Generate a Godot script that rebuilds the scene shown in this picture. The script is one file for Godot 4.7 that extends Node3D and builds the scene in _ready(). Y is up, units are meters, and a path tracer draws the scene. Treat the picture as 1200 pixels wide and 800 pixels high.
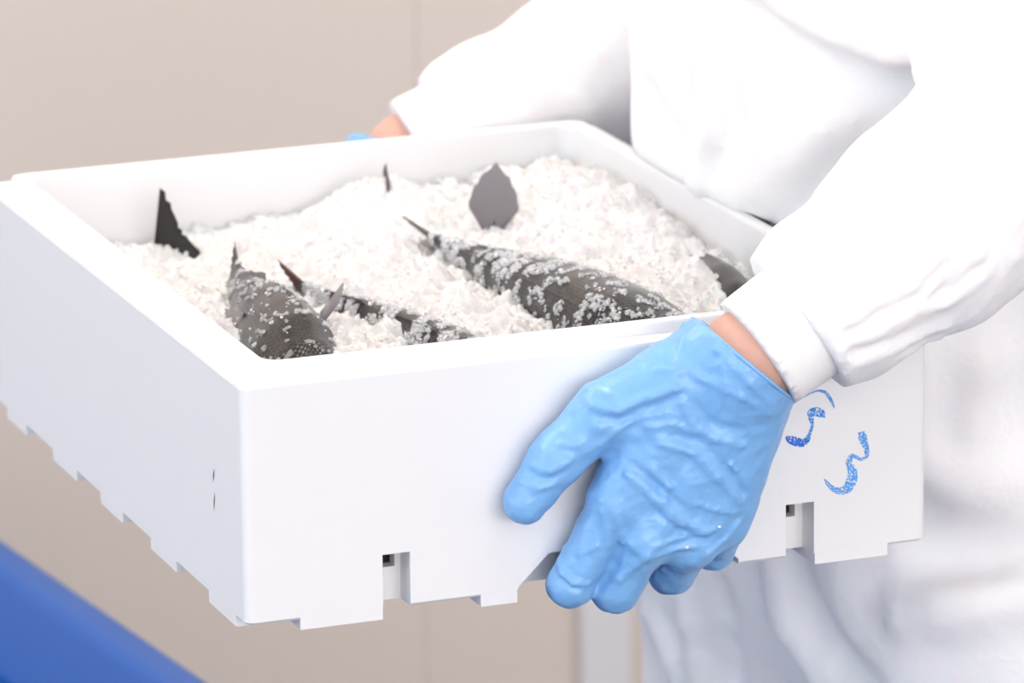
extends Node3D
# A worker in white overalls and blue gloves carries a foam box of iced fish.
# Points below are written in the box's own frame (near bottom left corner = origin, y up, metres); UP lifts them to the room.
const UP := 0.95
const CAM := Vector3(-0.8899, 0.9407, 2.7565)
const RIGHT := Vector3(0.93403, -0.01151, 0.357)
const TOP := Vector3(0.1038, 0.96509, -0.24046)
const BACK := Vector3(-0.34177, 0.26165, 0.90262)
const FOCAL := 6655.8
var M := {}
var rng := RandomNumberGenerator.new()

# ---------------------------------------------------------------- helpers
func b(x: float, y: float, z: float) -> Vector3:
	return Vector3(x, y + UP, z)

func dirpx(px: float, py: float) -> Vector3:
	return RIGHT * ((px - 600.0) / FOCAL) - TOP * ((py - 400.0) / FOCAL) - BACK

func P(px: float, py: float, dep: float) -> Vector3:
	return CAM + dirpx(px, py) * dep + Vector3(0, UP, 0)

func Z(px: float, py: float, z: float) -> Vector3:
	var d := dirpx(px, py)
	return CAM + d * ((z - CAM.z) / d.z) + Vector3(0, UP, 0)

func Y(px: float, py: float, y: float) -> Vector3:
	var d := dirpx(px, py)
	return CAM + d * ((y - CAM.y) / d.y) + Vector3(0, UP, 0)

func tag(o: Node, label: String, category: String, group := "", kind := "") -> Node:
	o.set_meta("label", label)
	o.set_meta("category", category)
	if group: o.set_meta("group", group)
	if kind: o.set_meta("kind", kind)
	return o

func thing(called: String, label: String, category: String, at: Vector3, group := "") -> Node3D:
	var o := Node3D.new()
	o.name = called
	o.position = at
	add_child(o, true)
	tag(o, label, category, group)
	return o

# a mesh written in room coordinates, hung under a thing
func part(called: String, mesh: Mesh, mat: Material, parent: Node3D, label := "") -> MeshInstance3D:
	var o := MeshInstance3D.new()
	o.name = called
	o.mesh = mesh
	o.material_override = mat
	o.cast_shadow = GeometryInstance3D.SHADOW_CASTING_SETTING_ON
	parent.add_child(o, true)
	var at := Vector3.ZERO
	var n: Node = parent
	while n is Node3D and n != self:
		at += n.position
		n = n.get_parent()
	o.position = -at
	if label: o.set_meta("label", label)
	return o

func struct(called: String, mesh: Mesh, mat: Material, at: Vector3, parent: Node = self) -> MeshInstance3D:
	var o := MeshInstance3D.new()
	o.name = called
	o.mesh = mesh
	o.material_override = mat
	o.position = at
	parent.add_child(o, true)
	if parent == self: o.set_meta("kind", "structure")
	return o

func boxm(s: Vector3) -> BoxMesh:
	var m := BoxMesh.new()
	m.size = s
	return m

func mat(c: Color, rough := 0.6, spec := 0.5) -> StandardMaterial3D:
	var m := StandardMaterial3D.new()
	m.albedo_color = c
	m.roughness = rough
	m.metallic_specular = spec
	return m

func noise_tex(freq: float, octaves: int, seed_: int, size := 512, kind := FastNoiseLite.TYPE_SIMPLEX_SMOOTH, ramp: Gradient = null, ridged := false) -> NoiseTexture2D:
	var n := FastNoiseLite.new()
	n.noise_type = kind
	n.frequency = freq
	n.fractal_octaves = octaves
	n.seed = seed_
	if ridged: n.fractal_type = FastNoiseLite.FRACTAL_RIDGED
	var t := NoiseTexture2D.new()
	t.width = size
	t.height = size
	t.seamless = true
	t.noise = n
	if ramp: t.color_ramp = ramp
	return t

func relief(m: StandardMaterial3D, t: Texture2D, cm: float, scale: float, world := false) -> void:
	m.heightmap_enabled = true
	m.heightmap_texture = t
	m.heightmap_scale = cm
	m.uv1_triplanar = true
	m.uv1_world_triplanar = world
	m.uv1_scale = Vector3.ONE * scale

func grid_mesh(pts: PackedVector3Array, nu: int, nv: int, close_u := false, close_v := false, uvs := PackedVector2Array(), flip := false) -> ArrayMesh:
	# pts[i * nv + j]; wraps on request; smooth normals
	var idx := PackedInt32Array()
	for i in (nu if close_u else nu - 1):
		for j in (nv if close_v else nv - 1):
			var a := i * nv + j
			var c := ((i + 1) % nu) * nv + j
			var d := ((i + 1) % nu) * nv + (j + 1) % nv
			var e := i * nv + (j + 1) % nv
			if flip: idx.append_array([a, d, c, a, e, d])
			else: idx.append_array([a, c, d, a, d, e])
	return smooth_mesh(pts, idx, uvs)

func smooth_mesh(pts: PackedVector3Array, idx: PackedInt32Array, uvs := PackedVector2Array(), cols := PackedColorArray()) -> ArrayMesh:
	var nrm := PackedVector3Array()
	nrm.resize(pts.size())
	for t in range(0, idx.size(), 3):
		var n := (pts[idx[t + 2]] - pts[idx[t]]).cross(pts[idx[t + 1]] - pts[idx[t]])
		nrm[idx[t]] += n
		nrm[idx[t + 1]] += n
		nrm[idx[t + 2]] += n
	for i in nrm.size():
		nrm[i] = nrm[i].normalized() if nrm[i].length_squared() > 0 else Vector3.UP
	var arr := []
	arr.resize(Mesh.ARRAY_MAX)
	arr[Mesh.ARRAY_VERTEX] = pts
	arr[Mesh.ARRAY_NORMAL] = nrm
	arr[Mesh.ARRAY_INDEX] = idx
	if uvs.size() == pts.size(): arr[Mesh.ARRAY_TEX_UV] = uvs
	if cols.size() == pts.size(): arr[Mesh.ARRAY_COLOR] = cols
	var m := ArrayMesh.new()
	m.add_surface_from_arrays(Mesh.PRIMITIVE_TRIANGLES, arr)
	return m

# ---------------------------------------------------------------- skin and cloth: a field of tapered capsules, meshed with surface nets
class Field:
	var a := PackedVector3Array()
	var ba := PackedVector3Array()
	var inv := PackedFloat32Array()
	var ra := PackedFloat32Array()
	var dr := PackedFloat32Array()
	var n := PackedVector3Array()
	var sq := PackedFloat32Array()
	var kk := PackedFloat32Array()
	var smax := 0.0
	var fa := PackedVector3Array()
	var fba := PackedVector3Array()
	var finv := PackedFloat32Array()
	var fh := PackedFloat32Array()
	var fw := PackedFloat32Array()
	var fasym := PackedVector3Array()
	var cut_p := PackedVector3Array()
	var cut_n := PackedVector3Array()
	var noise: FastNoiseLite
	var noise_amp := 0.0
	var noise_scale := Vector3.ONE

	func bone(p: Vector3, q: Vector3, r0: float, r1: float, k := 0.01, flat := Vector3.ZERO, s := 1.0) -> void:
		a.append(p)
		ba.append(q - p)
		inv.append(1.0 / maxf((q - p).length_squared(), 1e-9))
		ra.append(r0)
		dr.append(r1 - r0)
		n.append(flat.normalized() if flat != Vector3.ZERO else flat)
		sq.append(s - 1.0)
		kk.append(k)
		smax = maxf(smax, s - 1.0)

	func fold(p: Vector3, q: Vector3, h: float, w: float) -> void:
		fa.append(p)
		fba.append(q - p)
		finv.append(1.0 / maxf((q - p).length_squared(), 1e-9))
		fh.append(h)
		fw.append(w)

	func cut(p: Vector3, nn: Vector3) -> void:   # removes the side nn points to
		cut_p.append(p)
		cut_n.append(nn.normalized())

	var hollow_lo := Vector3.ZERO
	var hollow_hi := Vector3.ZERO

	func hollow(lo: Vector3, hi: Vector3) -> void:   # keeps clear of a box
		hollow_lo = lo
		hollow_hi = hi

	func core(p: Vector3, L: PackedInt32Array) -> float:
		var d := 1e9
		for i in L:
			var q := p - a[i]
			var h := clampf(q.dot(ba[i]) * inv[i], 0.0, 1.0)
			q -= ba[i] * h
			if sq[i] > 0.0: q += n[i] * (q.dot(n[i]) * sq[i])
			var e := q.length() - (ra[i] + dr[i] * h)
			var m := kk[i] - absf(d - e)
			d = minf(d, e)
			if m > 0.0: d -= m * m * 0.25 / kk[i]
		return d

	func full(p: Vector3, L: PackedInt32Array, FL: PackedInt32Array) -> float:
		var d := core(p, L)
		if d < 0.03 and d > -0.03:
			for i in FL:
				var q := p - fa[i]
				q -= fba[i] * clampf(q.dot(fba[i]) * finv[i], 0.0, 1.0)
				var t := q.length_squared() / (fw[i] * fw[i])
				if t < 6.0: d -= fh[i] * exp(-t)
			if noise_amp > 0.0: d -= noise_amp * noise.get_noise_3dv(p * noise_scale)
		for i in cut_p.size():
			d = maxf(d, (p - cut_p[i]).dot(cut_n[i]))
		if hollow_hi != hollow_lo:
			var w := (p - (hollow_lo + hollow_hi) * 0.5).abs() - (hollow_hi - hollow_lo) * 0.5
			var e := w.max(Vector3.ZERO).length() + minf(maxf(w.x, maxf(w.y, w.z)), 0.0)
			d = maxf(d, -e)
		return d

	func all() -> PackedInt32Array:
		return PackedInt32Array(range(a.size()))

	func cast(o: Vector3, dir: Vector3, t: float, far: float) -> float:   # first hit of a ray with the plain surface
		var L := all()
		var u := dir.normalized()
		while t < far:
			var d := core(o + u * t, L)
			if d < 0.0006: return t
			t += maxf(d * 0.6, 0.0006)
		return -1.0

	func build(cell: float) -> Array:   # [points, indices]
		var bs := cell * 8.0
		var hd := bs * 0.8661
		var blocks := {}
		var fblocks := {}
		for i in a.size():
			var reach := maxf(ra[i], ra[i] + dr[i]) + kk[i] + 0.012
			var lo := ((a[i].min(a[i] + ba[i]) - Vector3.ONE * reach) / bs).floor()
			var hi := ((a[i].max(a[i] + ba[i]) + Vector3.ONE * reach) / bs).floor()
			var one := PackedInt32Array([i])
			for x in range(int(lo.x), int(hi.x) + 1):
				for y in range(int(lo.y), int(hi.y) + 1):
					for z in range(int(lo.z), int(hi.z) + 1):
						if core((Vector3(x, y, z) + Vector3.ONE * 0.5) * bs, one) < (hd + kk[i] + 0.012) * (1.0 + sq[i]):
							var key := Vector3i(x, y, z)
							if not blocks.has(key): blocks[key] = PackedInt32Array()
							blocks[key].append(i)
		for i in fa.size():
			var reach := fw[i] * 2.5
			var lo := ((fa[i].min(fa[i] + fba[i]) - Vector3.ONE * reach) / bs).floor()
			var hi := ((fa[i].max(fa[i] + fba[i]) + Vector3.ONE * reach) / bs).floor()
			for x in range(int(lo.x), int(hi.x) + 1):
				for y in range(int(lo.y), int(hi.y) + 1):
					for z in range(int(lo.z), int(hi.z) + 1):
						var key := Vector3i(x, y, z)
						if not fblocks.has(key): fblocks[key] = PackedInt32Array()
						fblocks[key].append(i)
		var pts := PackedVector3Array()
		var cells := {}
		var edges := []   # cell corner, axis, inside first
		var val := PackedFloat32Array()
		val.resize(729)
		var none := PackedInt32Array()
		var keys := blocks.keys()
		keys.sort()
		for key: Vector3i in keys:
			var L: PackedInt32Array = blocks[key]
			var FL: PackedInt32Array = fblocks.get(key, none)
			var o := Vector3(key) * bs
			var mid := core(o + Vector3.ONE * bs * 0.5, L)
			if mid > hd * (1.05 + smax) + 0.012 or (mid < -hd * (1.05 + smax) - 0.012 and hollow_hi == hollow_lo): continue
			var at := 0
			var neg := 0
			for i in 9:
				for j in 9:
					for k in 9:
						var v := full(o + Vector3(i, j, k) * cell, L, FL)
						val[at] = v
						at += 1
						if v < 0.0: neg += 1
			if neg == 0 or neg == 729: continue
			var base := key * 8
			for i in 9:
				for j in 9:
					for k in 9:
						at = i * 81 + j * 9 + k
						var v0 := val[at]
						var inside := v0 < 0.0
						if i < 8 and j < 8 and k < 8:
							if (val[at + 81] < 0.0) != inside: edges.append([base + Vector3i(i, j, k), 0, inside])
							if (val[at + 9] < 0.0) != inside: edges.append([base + Vector3i(i, j, k), 1, inside])
							if (val[at + 1] < 0.0) != inside: edges.append([base + Vector3i(i, j, k), 2, inside])
							var c := [v0, val[at + 1], val[at + 9], val[at + 10], val[at + 81], val[at + 82], val[at + 90], val[at + 91]]
							var ins := 0
							for q in 8:
								if c[q] < 0.0: ins += 1
							if ins == 0 or ins == 8: continue
							var sum := Vector3.ZERO
							var cnt := 0
							for e in [[0, 1], [0, 2], [0, 4], [1, 3], [1, 5], [2, 3], [2, 6], [3, 7], [4, 5], [4, 6], [5, 7], [6, 7]]:
								var f0: float = c[e[0]]
								var f1: float = c[e[1]]
								if (f0 < 0.0) != (f1 < 0.0):
									var t := f0 / (f0 - f1)
									var p0 := Vector3(e[0] >> 2, (e[0] >> 1) & 1, e[0] & 1)
									var p1 := Vector3(e[1] >> 2, (e[1] >> 1) & 1, e[1] & 1)
									sum += p0.lerp(p1, t)
									cnt += 1
							cells[base + Vector3i(i, j, k)] = pts.size()
							pts.append(o + (Vector3(i, j, k) + sum / cnt) * cell)
		var idx := PackedInt32Array()
		for e in edges:
			var g: Vector3i = e[0]
			var u: Vector3i
			var w: Vector3i
			match e[1]:
				0: u = Vector3i(0, 1, 0); w = Vector3i(0, 0, 1)
				1: u = Vector3i(0, 0, 1); w = Vector3i(1, 0, 0)
				2: u = Vector3i(1, 0, 0); w = Vector3i(0, 1, 0)
			var q0: int = cells.get(g, -1)
			var q1: int = cells.get(g - u, -1)
			var q2: int = cells.get(g - u - w, -1)
			var q3: int = cells.get(g - w, -1)
			if q0 < 0 or q1 < 0 or q2 < 0 or q3 < 0: continue
			if e[2]: idx.append_array([q0, q2, q1, q0, q3, q2])
			else: idx.append_array([q0, q1, q2, q0, q2, q3])
		return [pts, idx]

func field_mesh(f: Field, cell: float) -> ArrayMesh:
	var r := f.build(cell)
	return smooth_mesh(r[0], r[1])

# folds drawn as ridges on a field's surface: each is [height mm, width mm, px, py, px, py ...]
func folds_on(f: Field, list: Array, gain := 1.0, thin := 1.0, sink := 0.0) -> void:
	for l: Array in list:
		var last := Vector3.ZERO
		var hasl := false
		var cnt := (l.size() - 2) / 2
		for i in cnt:
			var d := dirpx(l[2 + i * 2], l[3 + i * 2])
			var o := CAM + Vector3(0, UP, 0)
			var t := f.cast(o, d, 2.6, 5.0)
			if t < 0.0:
				hasl = false
				continue
			var p := o + d.normalized() * (t + sink)
			if hasl and p.distance_to(last) < 0.12: f.fold(last, p, l[0] * 0.001 * gain, l[1] * 0.001 * thin)
			last = p
			hasl = true

# ---------------------------------------------------------------- materials
func make_materials() -> void:
	var foam := mat(Color(0.91, 0.91, 0.915), 0.55, 0.4)
	relief(foam, noise_tex(0.06, 1, 3, 512, FastNoiseLite.TYPE_CELLULAR), 0.004, 9.0)
	M.foam = foam
	M.wall = mat(Color(0.905, 0.86, 0.82), 0.6, 0.3)
	M.wall_side = mat(Color(0.94, 0.94, 0.94), 0.6, 0.3)
	M.floor = mat(Color(0.27, 0.30, 0.38), 0.5)
	relief(M.floor, noise_tex(0.03, 4, 7), 0.05, 0.6, true)
	M.ceiling = mat(Color(0.93, 0.93, 0.92), 0.8)
	M.white_paint = mat(Color(0.93, 0.93, 0.94), 0.4)
	M.joint = mat(Color(0.88, 0.84, 0.8), 0.6)
	var blue := mat(Color(0.03, 0.33, 0.66), 0.4, 0.5)
	relief(blue, noise_tex(0.05, 3, 9), 0.02, 3.0)
	M.blue = blue
	var cloth := mat(Color(0.972, 0.967, 0.974), 0.75, 0.3)
	relief(cloth, noise_tex(0.008, 3, 21, 1024, FastNoiseLite.TYPE_SIMPLEX_SMOOTH, null, true), 0.06, 5.0)
	cloth.rim_enabled = true
	cloth.rim = 0.3
	cloth.rim_tint = 0.0
	cloth.subsurf_scatter_enabled = true
	cloth.subsurf_scatter_strength = 0.2
	M.cloth = cloth
	var knit := mat(Color(0.96, 0.955, 0.955), 0.9, 0.2)
	relief(knit, noise_tex(0.12, 2, 5), 0.03, 22.0)
	M.knit = knit
	var glove := mat(Color(0.50, 0.71, 0.915), 0.36, 0.5)
	relief(glove, noise_tex(0.013, 3, 33, 512, FastNoiseLite.TYPE_SIMPLEX_SMOOTH, null, true), 0.05, 9.0)
	glove.subsurf_scatter_enabled = true
	glove.subsurf_scatter_strength = 0.12
	M.glove = glove
	var skin := mat(Color(0.85, 0.66, 0.59), 0.5, 0.4)
	skin.subsurf_scatter_enabled = true
	skin.subsurf_scatter_strength = 0.25
	relief(skin, noise_tex(0.08, 3, 12), 0.03, 20.0)
	M.skin = skin
	M.hair = mat(Color(0.1, 0.07, 0.05), 0.6)
	var ice := mat(Color(0.895, 0.888, 0.888), 0.35, 0.5)
	ice.subsurf_scatter_enabled = true
	ice.subsurf_scatter_strength = 0.25
	relief(ice, noise_tex(0.05, 4, 40), 0.06, 14.0)
	M.ice = ice
	var grain := mat(Color(0.895, 0.89, 0.89), 0.3, 0.6)
	M.grain = grain
	var wet := mat(Color(0.92, 0.925, 0.935, 0.36), 0.22, 0.9)
	wet.transparency = BaseMaterial3D.TRANSPARENCY_ALPHA
	M.wet = wet
	M.ink = mat(Color(1, 1, 1), 0.7)
	M.ink.vertex_color_use_as_albedo = true
	M.lamp = mat(Color(0.95, 0.95, 0.95), 0.5)
	M.lamp.emission_enabled = true
	M.lamp.emission = Color(1, 0.98, 0.95)
	M.lamp.emission_energy_multiplier = 1.5
	M.pane = mat(Color(0.9, 0.95, 1.0), 0.4)
	M.pane.emission_enabled = true
	M.pane.emission = Color(0.85, 0.92, 1.0)
	M.pane.emission_energy_multiplier = 0.5
	fish_materials()

func fish_materials() -> void:
	# overlapping scales: one tile of 8 x 8 scales, staggered rows
	var n := 256
	var hi := Image.create(n, n, false, Image.FORMAT_RGB8)
	var co := Image.create(n, n, false, Image.FORMAT_RGB8)
	var r := RandomNumberGenerator.new()
	r.seed = 5
	var tone := []
	for i in 200: tone.append(r.randf_range(0.75, 1.15))
	for y in n:
		for x in n:
			var u := x / 32.0
			var v := y / 32.0
			var best := 0.0
			var sc := 0
			for k in 3:   # the scale in front covers the next
				var row := floori(v * 2.0) - k
				var off := 0.5 if posmod(row, 2) == 1 else 0.0
				var col := floorf(u + off)
				var cx := col - off + 0.5
				var cy := row * 0.5
				var dd := Vector2((u - cx) * 1.25, (v - cy) * 0.85)
				var l := dd.length()
				if l < 0.72:
					best = 1.0 - l * 0.9
					sc = posmod(int(col) % 8 + posmod(row, 16) * 8, 200)
					if l > 0.6: best *= 0.7
					break
			hi.set_pixel(x, y, Color(best, best, best))
			var g: float = tone[sc] * (0.55 + 0.55 * best)
			co.set_pixel(x, y, Color(0.15, 0.143, 0.143) * g)
	var ht := ImageTexture.create_from_image(hi)
	var ct := ImageTexture.create_from_image(co)
	var fm := mat(Color(1, 1, 1), 0.3, 0.45)
	fm.albedo_texture = ct
	fm.vertex_color_use_as_albedo = true
	fm.heightmap_enabled = true
	fm.heightmap_texture = ht
	fm.heightmap_scale = 0.14
	fm.clearcoat_enabled = true
	fm.clearcoat = 0.45
	fm.clearcoat_roughness = 0.08
	M.fish = fm
	M.fish_brown = fm.duplicate()
	M.fish_brown.albedo_color = Color(1.0, 0.93, 0.86)
	M.fin = mat(Color(0.27, 0.255, 0.25), 0.3, 0.5)
	M.fin.clearcoat_enabled = true
	M.fin.clearcoat = 0.4
	M.fin.clearcoat_roughness = 0.2
	M.fin_black = mat(Color(0.14, 0.13, 0.13), 0.3, 0.5)
	M.fin_pale = mat(Color(0.54, 0.52, 0.535), 0.35, 0.5)
	M.fin_red = mat(Color(0.36, 0.17, 0.13), 0.35, 0.5)
	M.eye = mat(Color(0.03, 0.03, 0.035), 0.08, 0.7)

# ---------------------------------------------------------------- fish
const BODY_H := [0.0, 0.02, 0.03, 0.28, 0.08, 0.52, 0.16, 0.8, 0.28, 1.0, 0.4, 0.98, 0.55, 0.86, 0.7, 0.66, 0.82, 0.48, 0.91, 0.38, 0.96, 0.36, 1.0, 0.38]
const BODY_W := [0.0, 0.03, 0.03, 0.3, 0.08, 0.55, 0.16, 0.85, 0.28, 1.0, 0.4, 0.95, 0.55, 0.82, 0.7, 0.6, 0.82, 0.4, 0.91, 0.26, 0.96, 0.18, 1.0, 0.08]

func curve_at(c: Array, t: float) -> float:
	for i in range(2, c.size(), 2):
		if t <= c[i]:
			var s: float = (t - c[i - 2]) / (c[i] - c[i - 2])
			s = lerpf(s, s * s * (3.0 - 2.0 * s), 0.6)
			return lerpf(c[i - 1], c[i + 1], s)
	return c[-1]

func spine(L: float, bend: float, t: float) -> Vector3:   # head at +x, tail at -x, the tail end curved up by «bend»
	return Vector3(L * (0.5 - t), bend * pow(maxf(t - 0.3, 0.0) / 0.7, 2.0), 0)

func fish_surface(L: float, H: float, Wd: float, bend: float, t: float, ang: float) -> Vector3:
	var s := spine(L, bend, t)
	var hh := curve_at(BODY_H, t) * H
	var hw := curve_at(BODY_W, t) * Wd
	var c := cos(ang)
	var y := hh * c * (1.0 if c > 0 else 1.05)
	return s + Vector3(0, y, hw * sin(ang) * (1.0 - 0.18 * c * c))

func fin_mesh(root: PackedVector3Array, tip: PackedVector3Array, side: Vector3, thick: float, ripple := 0.0006, nr := 8, curl := 0.0) -> ArrayMesh:
	# rays run from root[i] to tip[i]; a thin closed blade that thins towards its edge
	var n := root.size()
	var pts := PackedVector3Array()
	for s in [1.0, -1.0]:
		for i in n:
			for j in nr:
				var f := j / float(nr - 1)
				var p := root[i].lerp(tip[i], f)
				var th := thick * (1.0 - 0.75 * f) * (0.25 if i == 0 or i == n - 1 else 1.0)
				p += side * (s * th * 0.5 + ripple * sin(i * PI) + (ripple if i % 2 == 0 else -ripple) * 0.5 + curl * f * f)
				pts.append(p)
	var idx := PackedInt32Array()
	var half := n * nr
	for i in n - 1:
		for j in nr - 1:
			var a := i * nr + j
			idx.append_array([a, a + nr, a + nr + 1, a, a + nr + 1, a + 1])
			idx.append_array([half + a, half + a + nr + 1, half + a + nr, half + a, half + a + 1, half + a + nr + 1])
	var rim := PackedInt32Array()
	for i in n: rim.append(i * nr)
	for j in range(1, nr): rim.append((n - 1) * nr + j)
	for i in range(n - 2, -1, -1): rim.append(i * nr + nr - 1)
	for j in range(nr - 2, 0, -1): rim.append(j)
	for i in rim.size():
		var a := rim[i]
		var c := rim[(i + 1) % rim.size()]
		idx.append_array([a, half + a, half + c, a, half + c, c])
	return smooth_mesh(pts, idx)

# tail_up / tail_down are the lengths of the two lobes
func make_fish(label: String, xf: Transform3D, L: float, H: float, Wd: float, bend: float, lobe := 0.06, opts := {}) -> Node3D:
	var o := thing("fish", label, "fish", Vector3.ZERO)
	o.transform = xf
	var nu := 56
	var nv := 36
	var pts := PackedVector3Array()
	var uvs := PackedVector2Array()
	var cols := PackedColorArray()
	for i in nu:
		var t := i / float(nu - 1)
		for j in nv + 1:
			var ang := TAU * j / nv
			pts.append(fish_surface(L, H, Wd, bend, t, ang))
			uvs.append(Vector2(j / float(nv) * 4.0, t * L / 0.026))
			var c := cos(ang)
			var k := smoothstep(-0.9, 0.3, c)
			var g := lerpf(1.0, 0.42, k)
			if t < 0.18: g *= 0.8
			cols.append(Color(g, g * 0.99, g * 0.97))
	var idx := PackedInt32Array()
	for i in nu - 1:
		for j in nv:
			var a := i * (nv + 1) + j
			var d := a + nv + 1
			idx.append_array([a, d + 1, d, a, a + 1, d + 1])
	var body := MeshInstance3D.new()
	body.name = "body"
	body.mesh = smooth_mesh(pts, idx, uvs, cols)
	body.material_override = opts.get("skin", M.fish)
	o.add_child(body, true)
	var fin: Material = opts.get("tail", M.fin)
	var add := func(called: String, mesh: Mesh, m: Material) -> void:
		var q := MeshInstance3D.new()
		q.name = called
		q.mesh = mesh
		q.material_override = m
		o.add_child(q, true)
	# tail: rays fan out from the peduncle, forked
	var r := PackedVector3Array()
	var t2 := PackedVector3Array()
	var ped := spine(L, bend, 0.985)
	var dirt := (spine(L, bend, 1.0) - spine(L, bend, 0.93)).normalized().rotated(Vector3(0, 0, 1), -opts.get("tail_turn", 0.0))
	var across := Vector3(dirt.y, -dirt.x, 0)
	for i in 19:
		var u := i / 9.0 - 1.0
		var fork: float = opts.get("fork", 0.48)
		var len := lobe * (1.0 - fork + fork * pow(absf(u), 1.5)) if fork > 0.0 else lobe * (1.0 + fork * absf(u))
		var an: float = u * opts.get("spread", 0.62)
		r.append(ped + across * u * H * 0.34)
		var reach := dirt * cos(an) + across * sin(an)
		t2.append(ped + across * u * H * 0.34 + reach * len * (1.0 + 0.03 * sin(i * 2.3)))
	add.call("tail_fin", fin_mesh(r, t2, Vector3(0, 0, 1), 0.002, 0.0013, 10, opts.get("curl", 0.0)), fin)
	# spiny and soft dorsal fins along the back
	r = PackedVector3Array()
	t2 = PackedVector3Array()
	for i in 23:
		var t := lerpf(0.3, 0.62, i / 22.0)
		var base := fish_surface(L, H, Wd, bend, t, 0.0)
		var hgt: float = H * 0.55 * sin(PI * pow(i / 22.0, 0.7) * 0.92 + 0.15) * (1.0 if i % 2 == 0 else 0.8) * opts.get("dorsal", 0.3)
		r.append(base - Vector3(0, 0.002, 0))
		t2.append(base + Vector3(-0.55, 0.8, 0) * hgt)
	add.call("dorsal_fin", fin_mesh(r, t2, Vector3(0, 0, 1), 0.0016), M.fin)
	r = PackedVector3Array()
	t2 = PackedVector3Array()
	for i in 11:
		var t := lerpf(0.68, 0.84, i / 10.0)
		var base := fish_surface(L, H, Wd, bend, t, 0.0)
		r.append(base - Vector3(0, 0.002, 0))
		t2.append(base + Vector3(-0.7, 0.7, 0) * H * lerpf(0.5, 0.2, i / 10.0) * minf(1.0, 2.5 * opts.get("dorsal", 0.3)))
	add.call("dorsal_fin", fin_mesh(r, t2, Vector3(0, 0, 1), 0.0014), M.fin)
	r = PackedVector3Array()
	t2 = PackedVector3Array()
	for i in 11:
		var t := lerpf(0.66, 0.82, i / 10.0)
		var base := fish_surface(L, H, Wd, bend, t, PI)
		r.append(base + Vector3(0, 0.002, 0))
		t2.append(base + Vector3(-0.7, -0.7, 0) * H * lerpf(0.5, 0.2, i / 10.0))
	add.call("anal_fin", fin_mesh(r, t2, Vector3(0, 0, 1), 0.0014), M.fin)
	for s in [1.0, -1.0]:
		var root := fish_surface(L, H, Wd, bend, opts.get("pectoral_up", 0.27), s * (1.3 if opts.has("pectoral_up") else 1.75))
		r = PackedVector3Array()
		t2 = PackedVector3Array()
		for i in 11:
			var u := i / 10.0
			var an := lerpf(0.5, -0.75, u)
			r.append(root + Vector3(0, lerpf(0.006, -0.006, u), -s * 0.001))
			var way := Vector3(-cos(an), sin(an), s * 0.35)
			if not opts.has("pectoral_up") or s > 0: way = Vector3(-1.0, -0.1 - 0.4 * u, s * 0.03)
			else: way = Vector3(-0.1 - 0.5 * sin(an), 1.0, s * 0.5)
			t2.append(root + way.normalized() * L * 0.15 * (1.0 - 0.35 * u))
		add.call("pectoral_fin", fin_mesh(r, t2, Vector3(0, 0, s), 0.0014), opts.get("pectoral", M.fin_pale))
		var em := SphereMesh.new()
		em.radius = H * 0.17
		em.height = H * 0.2
		em.radial_segments = 20
		em.rings = 10
		var ep := fish_surface(L, H, Wd, bend, 0.1, s * 1.2)
		var e := MeshInstance3D.new()
		e.name = "eye"
		e.mesh = em
		e.material_override = M.eye
		e.position = ep - Vector3(0, 0, s * 0.002)
		e.rotation.x = PI / 2
		o.add_child(e, true)
	o.set_meta("spec", [L, H, Wd, bend])
	return o

# the pose of a fish: centre of its back line between tail end and head end, roll about its length
func lie(tail: Vector3, head: Vector3, roll := 0.0) -> Transform3D:
	var x := (head - tail).normalized()
	var z := x.cross(Vector3.UP).normalized()
	var y := z.cross(x)
	return Transform3D(Basis(x, y, z) * Basis(Vector3.RIGHT, roll), (head + tail) * 0.5)

# ---------------------------------------------------------------- the foam box
const BW := 0.4
const BD := 0.5022
const BH := 0.1329
const LIP := 0.0073

func rr(inset: float, y: float, rad: float) -> PackedVector3Array:   # a rounded rectangle seen from above
	var out := PackedVector3Array()
	var cs := [Vector2(BW - inset - rad, -inset - rad), Vector2(BW - inset - rad, -BD + inset + rad), Vector2(inset + rad, -BD + inset + rad), Vector2(inset + rad, -inset - rad)]
	var st := [PI / 2, 0.0, -PI / 2, -PI]
	for k in 4:
		for i in 9:
			var an: float = st[k] - i / 8.0 * PI / 2
			out.append(b(cs[k].x + cos(an) * rad, y, cs[k].y + sin(an) * rad))
	return out

func tub_rings() -> Array:
	var r := []
	r.append(rr(0.0015, 0.0, 0.005))
	r.append(rr(0.0, 0.0015, 0.005))
	r.append(rr(0.0, BH - 0.002, 0.005))
	r.append(rr(0.0006, BH - 0.0006, 0.005))
	r.append(rr(0.002, BH, 0.005))
	r.append(rr(0.0115, BH + 0.0004, 0.008))
	r.append(rr(0.0128, BH + 0.001, 0.008))
	r.append(rr(0.0134, BH + LIP - 0.0016, 0.008))
	r.append(rr(0.014, BH + LIP - 0.0005, 0.008))
	r.append(rr(0.0155, BH + LIP, 0.008))
	r.append(rr(0.0195, BH + LIP, 0.01))
	r.append(rr(0.0212, BH + LIP - 0.0006, 0.011))
	r.append(rr(0.0219, BH + LIP - 0.0024, 0.012))
	r.append(rr(0.0255, 0.04, 0.014))
	r.append(rr(0.0275, 0.034, 0.014))
	r.append(rr(0.0325, 0.0305, 0.014))
	return r

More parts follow.
